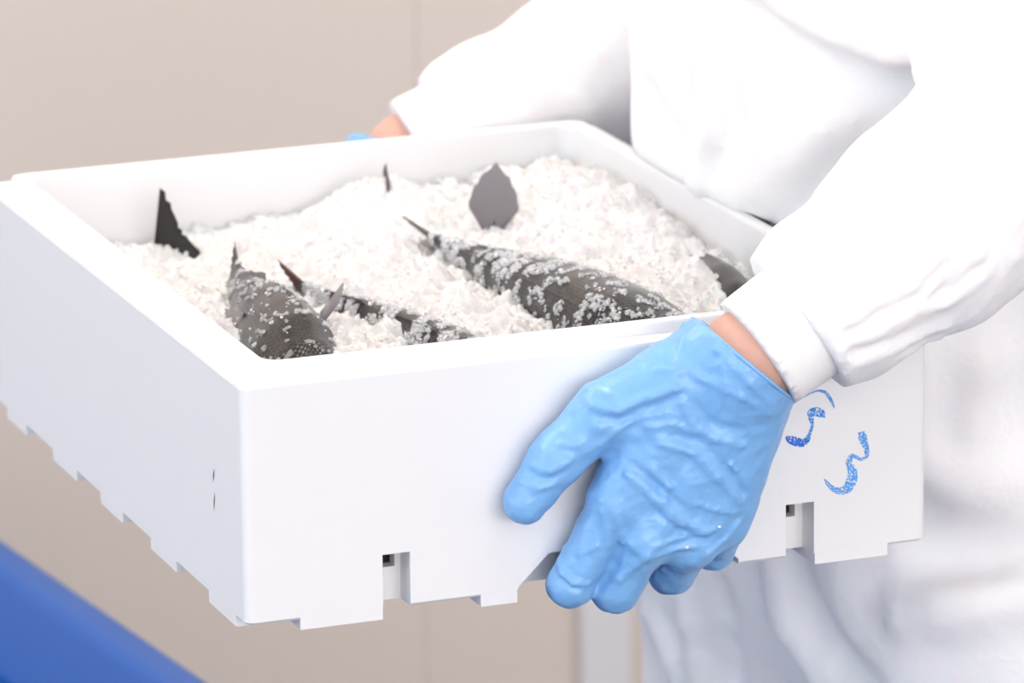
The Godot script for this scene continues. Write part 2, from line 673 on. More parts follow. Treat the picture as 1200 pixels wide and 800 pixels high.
func foam_box() -> void:
	var o := thing("fish_box", "open white foam box heaped with crushed ice and whole fish, carried in both hands", "box", b(0.2, 0, -0.25))
	var rings := tub_rings()
	var n: int = rings[0].size()
	var st := SurfaceTool.new()
	st.begin(Mesh.PRIMITIVE_TRIANGLES)
	st.set_smooth_group(-1)
	var tri := func(p: Vector3, q: Vector3, s: Vector3) -> void:
		st.add_vertex(p)
		st.add_vertex(q)
		st.add_vertex(s)
	for k in rings.size() - 1:
		for i in n:
			var j := (i + 1) % n
			tri.call(rings[k][i], rings[k + 1][i], rings[k + 1][j])
			tri.call(rings[k][i], rings[k + 1][j], rings[k][j])
	var low := b(0.2, 0, -BD / 2)
	var inn := b(0.2, 0.0305, -BD / 2)
	for i in n:
		var j := (i + 1) % n
		tri.call(rings[0][i], rings[0][j], low)
		tri.call(rings[-1][i], inn, rings[-1][j])
	st.generate_normals()
	var csg := CSGCombiner3D.new()
	csg.name = "body"
	csg.material_override = M.foam
	o.add_child(csg)
	csg.position = -o.position
	var tub := CSGMesh3D.new()
	tub.name = "shell"
	tub.mesh = st.commit()
	csg.add_child(tub)
	var solid := func(lo: Vector3, hi: Vector3, op: int) -> void:
		var q := CSGBox3D.new()
		q.name = "block"
		q.size = hi - lo
		q.position = (hi + lo) * 0.5
		q.operation = op
		csg.add_child(q, true)
	var A := CSGShape3D.OPERATION_UNION
	var S := CSGShape3D.OPERATION_SUBTRACTION
	# feet: blocks along the two long sides and the two ends
	for z in [[-0.0176, -0.0651], [-0.1235, -0.1708], [-0.2243, -0.2678], [-0.3155, -0.3648], [-0.4206, -0.4627]]:
		for x in [[0.00005, 0.03], [0.37, 0.39995]]:
			solid.call(b(x[0], -0.0052, z[1]), b(x[1], 0.004, z[0]), A)
	for x in [[0.0305, 0.0775], [0.134, 0.1552], [0.2448, 0.266], [0.332, 0.3762]]:
		for z in [[-0.04, -0.00005], [-0.50215, -0.46]]:
			solid.call(b(x[0], -0.0056, z[0]), b(x[1], 0.004, z[1]), A)
	# drain slots and hand holds at both ends
	for f in [1.0, -1.0]:
		var zz := func(d: float) -> float: return -d if f > 0 else -BD + d
		for x in [[0.0778, 0.0935], [0.3144, 0.3314]]:
			var z0: float = zz.call(-0.01)
			var z1: float = zz.call(0.016)
			solid.call(b(x[0], -0.02, minf(z0, z1)), b(x[1], 0.0308, maxf(z0, z1)), S)
			var z2: float = zz.call(0.06)
			solid.call(b(x[0], 0.0185, minf(z0, z2)), b(x[0] + 0.0125, 0.0308, maxf(z0, z2)), S)
			var z3: float = zz.call(0.024)
			solid.call(b(x[0] - 0.012, 0.014, minf(z3, z2)), b(x[0] + 0.03, 0.05, maxf(z3, z2)), S)
		var cut := CSGPolygon3D.new()
		cut.name = "hand_hold"
		cut.polygon = PackedVector2Array([Vector2(0.1555, -0.02), Vector2(0.1558, 0.003), Vector2(0.174, 0.0203), Vector2(0.268, 0.0203), Vector2(0.286, 0.003), Vector2(0.2863, -0.02)])
		cut.depth = 0.026
		cut.operation = S
		cut.position = b(0, 0, 0.01 if f > 0 else -BD + 0.016)
		csg.add_child(cut, true)
	# two blue crayon squiggles on the front
	var strokes := [
		[921, 512, 931, 517, 943, 518, 949, 508, 952, 497, 950, 485, 957, 482, 967, 487],
		[920, 476, 932, 470, 946, 463, 957, 458, 966, 459, 973, 467, 978, 478],
		[1009, 506, 1012, 516, 1015, 524, 1016, 534, 1009, 538, 999, 534, 995, 541, 999, 552, 998, 563, 992, 573, 982, 575, 973, 570, 966, 561]]
	var wid := [4.6, 1.7, 5.2]
	for k in 3:
		var l: Array = strokes[k]
		var cv := Curve2D.new()
		for i in l.size() / 2:
			var q := Vector2(l[2 * i], l[2 * i + 1])
			var pr := Vector2(l[maxi(2 * i - 2, 0)], l[maxi(2 * i - 1, 1)])
			var nx := Vector2(l[mini(2 * i + 2, l.size() - 2)], l[mini(2 * i + 3, l.size() - 1)])
			cv.add_point(q, (pr - nx) / 6.0, (nx - pr) / 6.0)
		var m := SurfaceTool.new()
		m.begin(Mesh.PRIMITIVE_TRIANGLES)
		var len := cv.get_baked_length()
		var steps := int(len / 1.3)
		# several dry crayon hairlines with gaps
		var lanes := 7
		for lane in lanes:
			var prev := []
			for i in steps + 1:
				var s := i / float(steps)
				var q := cv.sample_baked(s * len)
				var q2 := cv.sample_baked(minf(s * len + 0.5, len))
				var tn := (q2 - q).normalized() if q2 != q else Vector2(1, 0)
				var nn := Vector2(-tn.y, tn.x)
				var w: float = wid[k] * (0.75 + 0.4 * sin(s * 9.0 + k)) * (0.7 if s > 0.96 or s < 0.04 else 1.0)
				var c0 := lerpf(-w, w, lane / float(lanes)) + rng.randf_range(-0.25, 0.25)
				var c1 := lerpf(-w, w, (lane + 1.0) / lanes) + rng.randf_range(-0.25, 0.25)
				var g := rng.randf_range(0.25, 1.0) * (0.9 if absf(lane - 3) > 1 else 1.0)
				var col := Color(0.08, 0.40, 0.78).lerp(Color(0.45, 0.70, 0.95), g)
				if k == 2: col = col.lerp(Color(0.4, 0.68, 0.96), 0.35 if s < 0.45 else 0.6)
				if k == 0 and (s < 0.38): col = col.lerp(Color(0.03, 0.3, 0.78), 0.5)
				var now := [Z(q.x + nn.x * c0, q.y + nn.y * c0, 0.0002 + lane * 0.00001), Z(q.x + nn.x * c1, q.y + nn.y * c1, 0.0002 + lane * 0.00001), col.srgb_to_linear()]
				if i > 0 and rng.randf() > (0.14 if k != 2 else 0.24):
					for v in [[prev[0], prev[2]], [now[0], now[2]], [now[1], now[2]], [prev[0], prev[2]], [now[1], now[2]], [prev[1], prev[2]]]:
						m.set_normal(Vector3(0, 0, 1))
						m.set_color(v[1])
						m.add_vertex(v[0])
				prev = now
		var ink := part("crayon_mark", m.commit(), M.ink, o, "blue crayon squiggle")
	# small scuff on the left side
	var sc := SurfaceTool.new()
	sc.begin(Mesh.PRIMITIVE_TRIANGLES)
	for y in [[0.0755, 0.066], [0.062, 0.05]]:
		var q0 := b(-0.0002, y[0], -0.049)
		var q1 := b(-0.0002, y[1], -0.0515)
		var q2 := b(-0.0002, (y[0] + y[1]) * 0.5, -0.0515)
		for v in [q0, q2, q1, q0, q1, q2]:
			sc.set_normal(Vector3(-1, 0, 0))
			sc.add_vertex(v)
	part("scuff", sc.commit(), mat(Color(0.5, 0.5, 0.52), 0.8), o)

# ---------------------------------------------------------------- ice
var ice_n := FastNoiseLite.new()
var ice_n2 := FastNoiseLite.new()
# mounds and hollows: x, z, radius x, radius z, height
var mounds := []

func ice_y(x: float, z: float) -> float:
	var h := 0.1
	for m: Array in mounds:
		var u: float = (x - m[0]) / m[2]
		var w: float = (z - m[1]) / m[3]
		var t := u * u + w * w
		if t < 8.0: h += m[4] * exp(-t)
	h += 0.009 * ice_n.get_noise_2d(x * 30.0, z * 30.0)
	var k := ice_n2.get_noise_2d(x * 75.0 + 8.0 * h, z * 75.0)
	h += 0.0065 * (0.35 - absf(k))
	var q := ice_n2.get_noise_2d(x * 210.0 + 50.0, z * 210.0)
	h += 0.003 * (0.3 - absf(q))
	h += 0.0010 * ice_n2.get_noise_2d(x * 620.0 + 90.0, z * 620.0)
	return minf(h, 0.155)

func make_ice(fishes: Array) -> void:
	ice_n.seed = 11
	ice_n.fractal_octaves = 3
	ice_n.frequency = 1.0
	ice_n2.seed = 4
	ice_n2.fractal_octaves = 2
	ice_n2.frequency = 1.0
	var o := thing("crushed_ice", "crushed wet ice filling the white foam box around the fish", "ice", b(0.2, 0.03, -0.25))
	o.set_meta("kind", "stuff")
	var nx := 280
	var nz := 350
	var pts := PackedVector3Array()
	for i in nx:
		for j in nz:
			var x := lerpf(0.0225, BW - 0.0225, i / float(nx - 1))
			var z := lerpf(-BD + 0.0225, -0.0225, j / float(nz - 1))
			pts.append(b(x, ice_y(x, z), z))
	var heap := part("heap", grid_mesh(pts, nx, nz), M.ice, o)
	heap.set_meta("kind", "stuff")
	# loose chips lying on the heap and on the backs of the fish
	var shapes := []
	for v in 4:
		shapes.append(chip(v))
	var lists := [[], [], [], []]
	var onfish := []
	for i in 12000:
		var x := rng.randf_range(0.025, BW - 0.025)
		var z := rng.randf_range(-BD + 0.025, -0.025)
		var s := 0.0004 * exp(rng.randf_range(0.0, 1.1))
		if rng.randf() < 0.02: s *= 1.8
		lists[i % 4].append(chip_pose(b(x, ice_y(x, z) + s * rng.randf_range(-0.3, 0.5), z), s))
	for f: Node3D in fishes:
		var spec: Array = f.get_meta("spec")
		var cover: float = f.get_meta("frost")
		f.remove_meta("spec")
		f.remove_meta("frost")
		for i in int(8000 * cover):
			var t := rng.randf_range(0.04, 0.98)
			var ang := rng.randf_range(-1.9, 1.9)
			var p := f.transform * fish_surface(spec[0], spec[1], spec[2], spec[3], t, ang)
			var clump := ice_n2.get_noise_3dv(p * 60.0) + 0.35 * ice_n2.get_noise_3dv(p * 170.0)
			if clump < rng.randf_range(0.0, 0.3): continue
			if p.x < 0.024 or p.x > BW - 0.024 or p.z > -0.024 or p.z < -BD + 0.024: continue
			if p.y - UP < ice_y(p.x, p.z) - 0.002: continue
			var s := 0.0004 * exp(rng.randf_range(0.0, 1.0)) * (1.8 if i % 4 > 0 else 0.9)
			(onfish if i % 4 > 0 else lists[i % 4]).append(chip_pose(p, s))
	lists.append(onfish)
	for v in 5:
		var mm := MultiMesh.new()
		mm.transform_format = MultiMesh.TRANSFORM_3D
		mm.mesh = shapes[v % 4]
		mm.instance_count = lists[v].size()
		for i in lists[v].size():
			mm.set_instance_transform(i, lists[v][i])
		var q := MultiMeshInstance3D.new()
		q.name = "ice_chips"
		q.multimesh = mm
		q.material_override = M.wet if v == 4 else M.grain
		q.set_meta("kind", "stuff")
		o.add_child(q, true)
		q.position = -o.position

func chip(v: int) -> ArrayMesh:
	var r := RandomNumberGenerator.new()
	r.seed = 100 + v
	var sp := SphereMesh.new()
	sp.radial_segments = 6
	sp.rings = 3
	sp.radius = 1.0
	sp.height = 2.0
	var arr := sp.get_mesh_arrays()
	var vs: PackedVector3Array = arr[Mesh.ARRAY_VERTEX]
	var moved := {}
	var st := SurfaceTool.new()
	st.begin(Mesh.PRIMITIVE_TRIANGLES)
	st.set_smooth_group(-1)
	for i in arr[Mesh.ARRAY_INDEX]:
		var key := Vector3i(vs[i] * 100.0)
		if not moved.has(key):
			moved[key] = vs[i] * r.randf_range(0.6, 1.2) * Vector3(1.25, 0.8, 1.0)
		st.add_vertex(moved[key])
	st.generate_normals()
	return st.commit()

func chip_pose(p: Vector3, s: float) -> Transform3D:
	var ax := Vector3(rng.randf_range(-1, 1), rng.randf_range(-1, 1), rng.randf_range(-1, 1))
	if ax.length() < 0.05: ax = Vector3.UP
	return Transform3D(Basis(ax.normalized(), rng.randf_range(0, TAU)).scaled(Vector3.ONE * s), p)

# ---------------------------------------------------------------- gloves
# far = the other hand, mirrored onto the far end of the box
func hand_pt(q: Vector3, far: bool) -> Vector3:
	return q if not far else Vector3(q.x + 0.008, q.y - 0.016, -BD - q.z)

func make_glove(who: Node3D, far: bool) -> void:
	var f := Field.new()
	var J := func(px: float, py: float, z: float) -> Vector3: return hand_pt(Z(px, py, z), far)
	var away := Vector3(0, 0, 1)
	var wrist: Vector3 = J.call(872, 424, 0.034)
	var arm: Vector3 = J.call(905, 385, 0.040)
	var mcp := [J.call(722, 585, 0.0235), J.call(757, 628, 0.027), J.call(808, 634, 0.026), J.call(848, 612, 0.022)]
	var pip := [J.call(669, 684, 0.0135), J.call(722, 690, 0.0130), J.call(788, 670, 0.000), J.call(838, 643, -0.002)]
	var rad := [0.0125, 0.0128, 0.0122, 0.011]
	for i in 4:
		# the back of the hand: one tapering ray for each finger
		var start: Vector3 = wrist.lerp(J.call([826, 858, 880, 890][i], [408, 440, 460, 472][i], 0.032), 0.75)
		f.bone(start, mcp[i], [0.0215, 0.0215, 0.0205, 0.018][i], [0.0158, 0.0158, 0.0154, 0.0138][i], 0.012)
	f.bone(J.call(780, 455, 0.026), J.call(742, 555, 0.021), 0.018, 0.0135, 0.012)
	f.bone(J.call(880, 480, 0.026), J.call(852, 585, 0.020), 0.0155, 0.0125, 0.012)
	f.bone(wrist, arm, 0.0305, 0.0335, 0.012)
	for i in 4:
		var back := 1.0 if far else -1.0
		var dip: Vector3 = pip[i] + Vector3(0.008, -0.009, 0.025 * back)
		var tipp: Vector3 = pip[i] + Vector3(0.015, -0.012, 0.042 * back)
		f.bone(mcp[i], pip[i], rad[i] + 0.0012, rad[i], 0.005)
		f.bone(pip[i], dip, rad[i], rad[i] - 0.001, 0.003)
		f.bone(dip, tipp, rad[i] - 0.001, rad[i] - 0.0025, 0.003)
	# thumb lies down the face of the box
	var t0: Vector3 = J.call(790, 440, 0.026)
	var t1: Vector3 = J.call(708, 482, 0.021)
	var t2: Vector3 = J.call(652, 537, 0.0165)
	var t3: Vector3 = J.call(615, 588, 0.014)
	f.bone(t0, t1, 0.0185, 0.0165, 0.012)
	f.bone(t1, t2, 0.0158, 0.0148, 0.006)
	f.bone(t2, t3, 0.0148, 0.0122, 0.004)
	f.bone(J.call(752, 485, 0.019), J.call(742, 525, 0.018), 0.0125, 0.0115, 0.01)
	if not far:
		folds_on(f, [
			[1.6, 2.4, 800, 380, 840, 410, 880, 450, 910, 480],
			[1.4, 2.6, 795, 425, 825, 445, 870, 465, 905, 485],
			[1.6, 3.5, 695, 475, 725, 480, 760, 465, 790, 455],
			[-1.5, 3.5, 700, 490, 730, 492, 770, 476, 800, 462],
			[1.0, 3.0, 705, 520, 735, 495, 755, 485],
			[1.9, 3.2, 735, 555, 770, 585, 800, 612, 828, 624],
			[-1.6, 3.2, 742, 545, 775, 573, 806, 600],
			[1.7, 3.0, 775, 520, 812, 530, 842, 560, 868, 588],
			[-1.8, 3.0, 790, 510, 820, 518, 850, 545, 872, 578],
			[1.3, 3.0, 765, 550, 783, 570, 778, 592],
			[1.2, 3.0, 795, 460, 810, 495, 838, 515, 872, 522],
			[-1.0, 3.5, 810, 470, 835, 497, 868, 505],
			[1.2, 2.6, 838, 535, 855, 545, 862, 552],
			[1.4, 2.6, 655, 655, 657, 672, 672, 683, 690, 684],
			[-1.2, 2.2, 650, 668, 660, 681, 678, 690],
			[1.2, 2.2, 622, 545, 645, 552, 668, 540],
			[-1.1, 2.0, 617, 553, 642, 562, 664, 552],
			[1.0, 2.0, 610, 565, 632, 572, 650, 568],
			[1.3, 2.2, 640, 500, 655, 520, 675, 522],
			[1.2, 2.4, 688, 455, 712, 462, 728, 478],
			[1.4, 2.6, 725, 680, 755, 655, 785, 645, 815, 640],
			[1.6, 2.6, 830, 650, 850, 632, 866, 612],
			[-2.2, 2.4, 727, 640, 722, 662, 702, 690],
			[1.2, 2.4, 770, 640, 800, 628, 840, 620],
			[0.9, 2.4, 690, 560, 705, 600, 715, 640],
			[1.0, 2.6, 740, 640, 760, 652, 775, 668],
			[1.0, 2.4, 730, 420, 770, 432, 800, 436],
			[1.0, 2.4, 800, 395, 796, 430, 785, 455],
			[0.9, 2.4, 845, 425, 850, 455, 842, 480],
			[1.1, 2.4, 760, 500, 790, 497, 815, 505],
			[1.0, 2.2, 720, 600, 730, 625, 728, 640],
			[1.0, 2.2, 660, 640, 680, 648, 700, 640],
			[1.0, 2.2, 815, 590, 840, 598, 860, 600],
			[-1.2, 2.4, 770, 600, 800, 625, 830, 634]], 1.5, 0.68)
	f.noise = FastNoiseLite.new()
	f.noise.seed = 8
	f.noise.frequency = 70.0
	f.noise.fractal_octaves = 2
	f.noise_amp = 0.0009
	# the cuff ends in a cut edge with a thin rolled bead
	var ax: Vector3 = (arm - wrist).normalized()
	if not far: ax = (ax - BACK * ax.dot(BACK) * 0.8).normalized()
	f.cut(wrist + ax * 0.0015, ax)
	var m := field_mesh(f, 0.003 if far else 0.0014)
	var g := part("glove", m, M.glove, who, "blue disposable glove gripping the near end of the box" if not far else "blue disposable glove behind the far rim")
	var bead := tube_ring(wrist + ax * 0.0015, ax, 0.0318, 0.0011)
	part("rolled_edge", bead, M.glove, g)
	if not far:
		# drops of melt water on the knuckles
		for q in [[805, 641, 2.2], [843, 617, 2.0]]:
			var t := f.cast(CAM + Vector3(0, UP, 0), dirpx(q[0], q[1]), 2.6, 4.0)
			if t < 0: continue
			var sp := SphereMesh.new()
			sp.radius = q[2] * 0.0006
			sp.height = q[2] * 0.0009
			sp.radial_segments = 12
			sp.rings = 6
			var drop := part("water_drop", sp, M.grain, g)
			drop.position += CAM + Vector3(0, UP, 0) + dirpx(q[0], q[1]).normalized() * (t - 0.0012)

func tube_ring(c: Vector3, ax: Vector3, r: float, w: float) -> ArrayMesh:
	var u := ax.cross(Vector3.UP).normalized()
	var v := ax.cross(u)
	var pts := PackedVector3Array()
	for i in 64:
		var an := TAU * i / 64.0
		var rd := u * cos(an) + v * sin(an)
		for j in 8:
			var bn := TAU * j / 8.0
			pts.append(c + rd * (r + w * cos(bn)) + ax * w * sin(bn))
	return grid_mesh(pts, 64, 8, true, true, PackedVector2Array(), false)

# ---------------------------------------------------------------- the worker
func make_person() -> void:
	var who := thing("person", "worker in white disposable overalls and blue gloves holding the foam box", "person", b(0.58, -UP, -0.3))
	# joints
	var zc := -0.33
	var wl := Z(872, 424, 0.034)
	var al := Z(903, 403, 0.038)
	var elbow_l := P(1245, 145, 3.16)
	var sh_l := b(0.60, 0.45, zc + 0.2)
	var wr := hand_pt(wl, true)
	var ar := hand_pt(al, true)
	var elbow_r := b(0.485, 0.165, -0.60)
	var sh_r := b(0.60, 0.45, zc - 0.2)
	var neck := b(0.575, 0.52, zc)
	var head := b(0.55, 0.66, zc)
	# ---- skin: one continuous body
	var f := Field.new()
	f.bone(b(0.6, -0.05, zc - 0.08), b(0.6, -0.05, zc + 0.08), 0.105, 0.105, 0.06)
	f.bone(b(0.6, -0.05, zc), b(0.585, 0.3, zc), 0.11, 0.125, 0.06)
	f.bone(b(0.585, 0.3, zc - 0.07), b(0.585, 0.3, zc + 0.07), 0.105, 0.105, 0.06)
	f.bone(sh_l, sh_r, 0.06, 0.06, 0.06)
	f.bone(neck - Vector3(0, 0.06, 0), head, 0.055, 0.055, 0.03)
	f.bone(head, head + Vector3(0.01, 0.06, 0), 0.072, 0.078, 0.03)
	f.bone(head + Vector3(-0.04, -0.03, 0), head + Vector3(-0.03, 0.05, 0), 0.05, 0.055, 0.03)
	f.bone(head + Vector3(-0.085, 0.03, 0), head + Vector3(-0.1, 0.005, 0), 0.008, 0.012, 0.012)
	for s in [-1.0, 1.0]:
		f.bone(head + Vector3(0.005, 0.02, s * 0.075), head + Vector3(0.012, 0.0, s * 0.078), 0.014, 0.01, 0.008)
	for a in [[sh_l, elbow_l, wl, al], [sh_r, elbow_r, wr, ar]]:
		f.bone(a[0], a[1], 0.05, 0.04, 0.03)
		f.bone(a[1], a[3], 0.036, 0.0262, 0.003)
		f.bone(a[3], a[2], 0.0262, 0.026, 0.003)
		f.bone(a[2], a[2] + (a[2] - a[3]) * 0.8, 0.0265, 0.02, 0.01)
	for s in [-1.0, 1.0]:
		f.bone(b(0.6, -0.08, zc + s * 0.09), b(0.6, -0.47, zc + s * 0.1), 0.08, 0.055, 0.03)
		f.bone(b(0.6, -0.47, zc + s * 0.1), b(0.61, -0.88, zc + s * 0.1), 0.052, 0.035, 0.02)
	part("body", field_mesh(f, 0.009), M.skin, who)
	# ---- overalls
	var c := Field.new()
	c.bone(b(0.575, -0.10, zc - 0.125), b(0.6, -0.10, zc + 0.1), 0.16, 0.16, 0.08)
	c.bone(b(0.585, 0.12, zc - 0.09), b(0.585, 0.12, zc + 0.09), 0.155, 0.155, 0.08)
	c.bone(b(0.555, 0.32, zc - 0.11), b(0.56, 0.32, zc + 0.09), 0.15, 0.145, 0.1)
	c.bone(b(0.498, 0.22, zc + 0.08), b(0.496, 0.05, zc + 0.08), 0.115, 0.115, 0.06)
	c.bone(b(0.494, 0.22, zc - 0.02), b(0.492, 0.05, zc - 0.02), 0.115, 0.115, 0.06)
	c.hollow(b(-1, -0.01, -BD - 0.004), b(BW - 0.001, BH + LIP - 0.0022, 0.004))
	c.bone(sh_l, sh_r, 0.085, 0.085, 0.06)
	c.bone(neck - Vector3(0, 0.05, 0), neck + Vector3(0, 0.03, 0), 0.085, 0.075, 0.04)
	c.bone(head + Vector3(0.03, -0.01, 0), head + Vector3(0.03, 0.06, 0), 0.1, 0.1, 0.04)
	c.bone(sh_l, elbow_l, 0.09, 0.074, 0.05)
	c.bone(sh_r, elbow_r, 0.09, 0.062, 0.05)
	for s in [-1.0, 1.0]:
		var wide := 0.035 if s < 0 else 0.0
		c.bone(b(0.6 - wide, -0.1, zc + s * 0.1 - wide), b(0.6 - wide, -0.5, zc + s * 0.12 - wide), 0.145, 0.12, 0.04)
		c.bone(b(0.6, -0.5, zc + s * 0.12), b(0.61, -0.86, zc + s * 0.12), 0.11, 0.085, 0.04)
	folds_on(c, [
		[9, 14, 712, 0, 714, 60, 735, 120, 770, 185],
		[-10, 12, 735, 0, 738, 60, 760, 120, 788, 180],
		[-18, 15, 830, 0, 880, 30, 930, 55, 1010, 90, 1060, 105, 1110, 118],
		[14, 20, 880, -20, 950, 20, 1030, 55, 1110, 75],
		[8, 10, 822, 60, 832, 100, 830, 150, 812, 205],
		[-6, 10, 842, 60, 852, 110, 850, 150, 832, 205],
		[8, 10, 875, 80, 890, 120, 898, 165, 890, 215],
		[9, 14, 1010, 120, 965, 150, 930, 180, 905, 220],
		[-12, 14, 930, 660, 955, 730, 980, 770, 1010, 800],
		[9, 14, 905, 660, 925, 730, 960, 800],
		[10, 16, 1090, 545, 1130, 560, 1165, 560, 1200, 555],
		[-14, 14, 1080, 645, 1110, 652, 1150, 655, 1200, 650],
		[12, 16, 1060, 720, 1110, 708, 1150, 700, 1200, 690],
		[8, 9, 800, 700, 806, 730, 812, 770, 815, 800],
		[-8, 9, 848, 690, 853, 720, 857, 760, 860, 800],
		[8, 9, 760, 720, 775, 745, 788, 775, 790, 800],
		[10, 14, 1150, 340, 1160, 420, 1150, 500]])
	c.noise = FastNoiseLite.new()
	c.noise.seed = 3
	c.noise.frequency = 7.0
	c.noise.fractal_octaves = 2
	c.noise_amp = 0.006
	var ov := part("overalls", field_mesh(c, 0.0068), M.cloth, who, "white disposable overalls")
	# boots
	for s in [-1.0, 1.0]:
		var bt := Field.new()
		bt.bone(b(0.61, -0.8, zc + s * 0.12), b(0.61, -0.9, zc + s * 0.12), 0.065, 0.052, 0.02)
		bt.bone(b(0.61, -0.91, zc + s * 0.12), b(0.48, -0.915, zc + s * 0.13), 0.04, 0.038, 0.03)
		bt.cut(b(0, -0.949, 0), Vector3(0, -1, 0))
		part("boot", field_mesh(bt, 0.009), M.white_paint, who)
	# ---- sleeves below the elbow seam
	var sl := Field.new()
	var fore := (elbow_l - al).normalized()
	var c0 := Z(888, 414, 0.036)
	var s0 := c0 + fore * 0.031
	sl.bone(s0, s0 + fore * 0.02, 0.037, 0.045, 0.01)
	sl.bone(s0 + fore * 0.02, s0 + fore * 0.10, 0.045, 0.056, 0.02)
	var edge := (fore - BACK * fore.dot(BACK) * 0.8).normalized()   # the cuff sits a little askew
	sl.cut(s0, -edge)
	sl.bone(s0 + fore * 0.10, elbow_l, 0.056, 0.071, 0.02)
	sl.bone(elbow_l, elbow_l.lerp(sh_l, 0.35), 0.073, 0.078, 0.03)
	folds_on(sl, [
		[3.0, 6, 1135, 130, 1165, 190, 1185, 260, 1190, 300],
		[-2.6, 4, 1120, 150, 1150, 205, 1170, 270, 1178, 310],
		[2.6, 3.2, 990, 405, 1050, 375, 1110, 355, 1160, 320],
		[2.4, 3, 1005, 425, 1060, 405, 1110, 385],
		[-2.2, 3, 1000, 415, 1055, 392, 1115, 370],
		[2.2, 3, 985, 385, 1020, 360, 1070, 335, 1110, 290],
		[-2.0, 3, 990, 393, 1028, 371, 1080, 346],
		[2.0, 2.8, 1050, 395, 1062, 372, 1100, 330],
		[1.8, 4.5, 1060, 220, 1105, 235, 1140, 240],
		[1.4, 3.5, 955, 300, 1000, 340, 1012, 370],
		[1.6, 4, 1010, 270, 1060, 310, 1090, 305],
		[2.4, 4, 918, 300, 950, 330, 972, 370, 990, 420],
		[-2.4, 3.2, 928, 297, 960, 328, 984, 370, 1000, 415],
		[1.8, 3, 1090, 410, 1130, 385, 1160, 350],
		[1.6, 3, 1030, 432, 1075, 420, 1110, 402],
		[1.4, 4, 1080, 250, 1100, 290, 1150, 300],
		[1.8, 2.6, 1060, 418, 1100, 398, 1140, 368],
		[-1.6, 2.6, 1056, 424, 1104, 404, 1148, 370],
		[1.2, 2.6, 1020, 395, 1060, 388, 1090, 370],
		[1.4, 3, 1120, 330, 1150, 300, 1172, 268],
		[-1.4, 3, 1100, 345, 1140, 315, 1168, 285]], 1.2)
	sl.noise = c.noise.duplicate()
	sl.noise.frequency = 22.0
	sl.noise_amp = 0.0018
	part("sleeve", field_mesh(sl, 0.003), M.cloth, ov)
	var cf := Field.new()
	cf.bone(c0 - fore * 0.02, s0 + fore * 0.02, 0.0335, 0.035, 0.005)
	cf.cut(c0, -edge)
	part("cuff", field_mesh(cf, 0.0032), M.knit, ov, "knitted white cuff")
	var sr := Field.new()
	var fr := (elbow_r - ar).normalized()
	var r0 := ar + fr * 0.023
	var er := (fr - BACK * fr.dot(BACK) * 0.8).normalized()
	sr.bone(r0, r0 + fr * 0.03, 0.0345, 0.041, 0.01)
	sr.bone(r0 + fr * 0.03, elbow_r, 0.041, 0.066, 0.02)
	sr.cut(r0, -er)
	sr.bone(elbow_r, elbow_r.lerp(sh_r, 0.35), 0.063, 0.079, 0.03)
	folds_on(sr, [
		[4, 12, 560, 40, 620, 80, 690, 130],
		[-4, 10, 600, 40, 660, 90, 700, 120],
		[4, 10, 640, 10, 690, 60, 715, 110],
		[3, 8, 520, 120, 540, 110, 550, 140]])
	sr.noise = sl.noise
	sr.noise_amp = 0.003
	part("sleeve", field_mesh(sr, 0.006), M.cloth, ov)
	var cr := Field.new()
	cr.bone(ar - fr * 0.03, r0 + fr * 0.02, 0.0335, 0.035, 0.005)
	cr.cut(ar - fr * 0.005, -er)
	part("cuff", field_mesh(cr, 0.004), M.knit, ov, "knitted white cuff")
	make_glove(who, false)
	make_glove(who, true)

# ---------------------------------------------------------------- the room
func room_light(at: Vector3, size: Vector2, energy: float, color: Color, where: String) -> void:
	var o := thing("ceiling_light", "flush white light panel in the ceiling " + where, "ceiling light", at, "ceiling light panels")
	part("frame", boxm(Vector3(size.x + 0.06, 0.05, size.y + 0.06)), M.white_paint, o).position = Vector3(0, 0.0, 0)
	part("diffuser", boxm(Vector3(size.x, 0.01, size.y)), M.lamp, o).position = Vector3(0, -0.025, 0)
	var l := AreaLight3D.new()
	l.name = "panel_light"
	l.area_size = size
	l.area_range = 20.0
	l.area_attenuation = 2.0
	l.light_energy = energy
	l.light_color = color
	l.shadow_enabled = true
	l.rotation.x = -PI / 2
	l.position = Vector3(0, -0.035, 0)
	o.add_child(l)

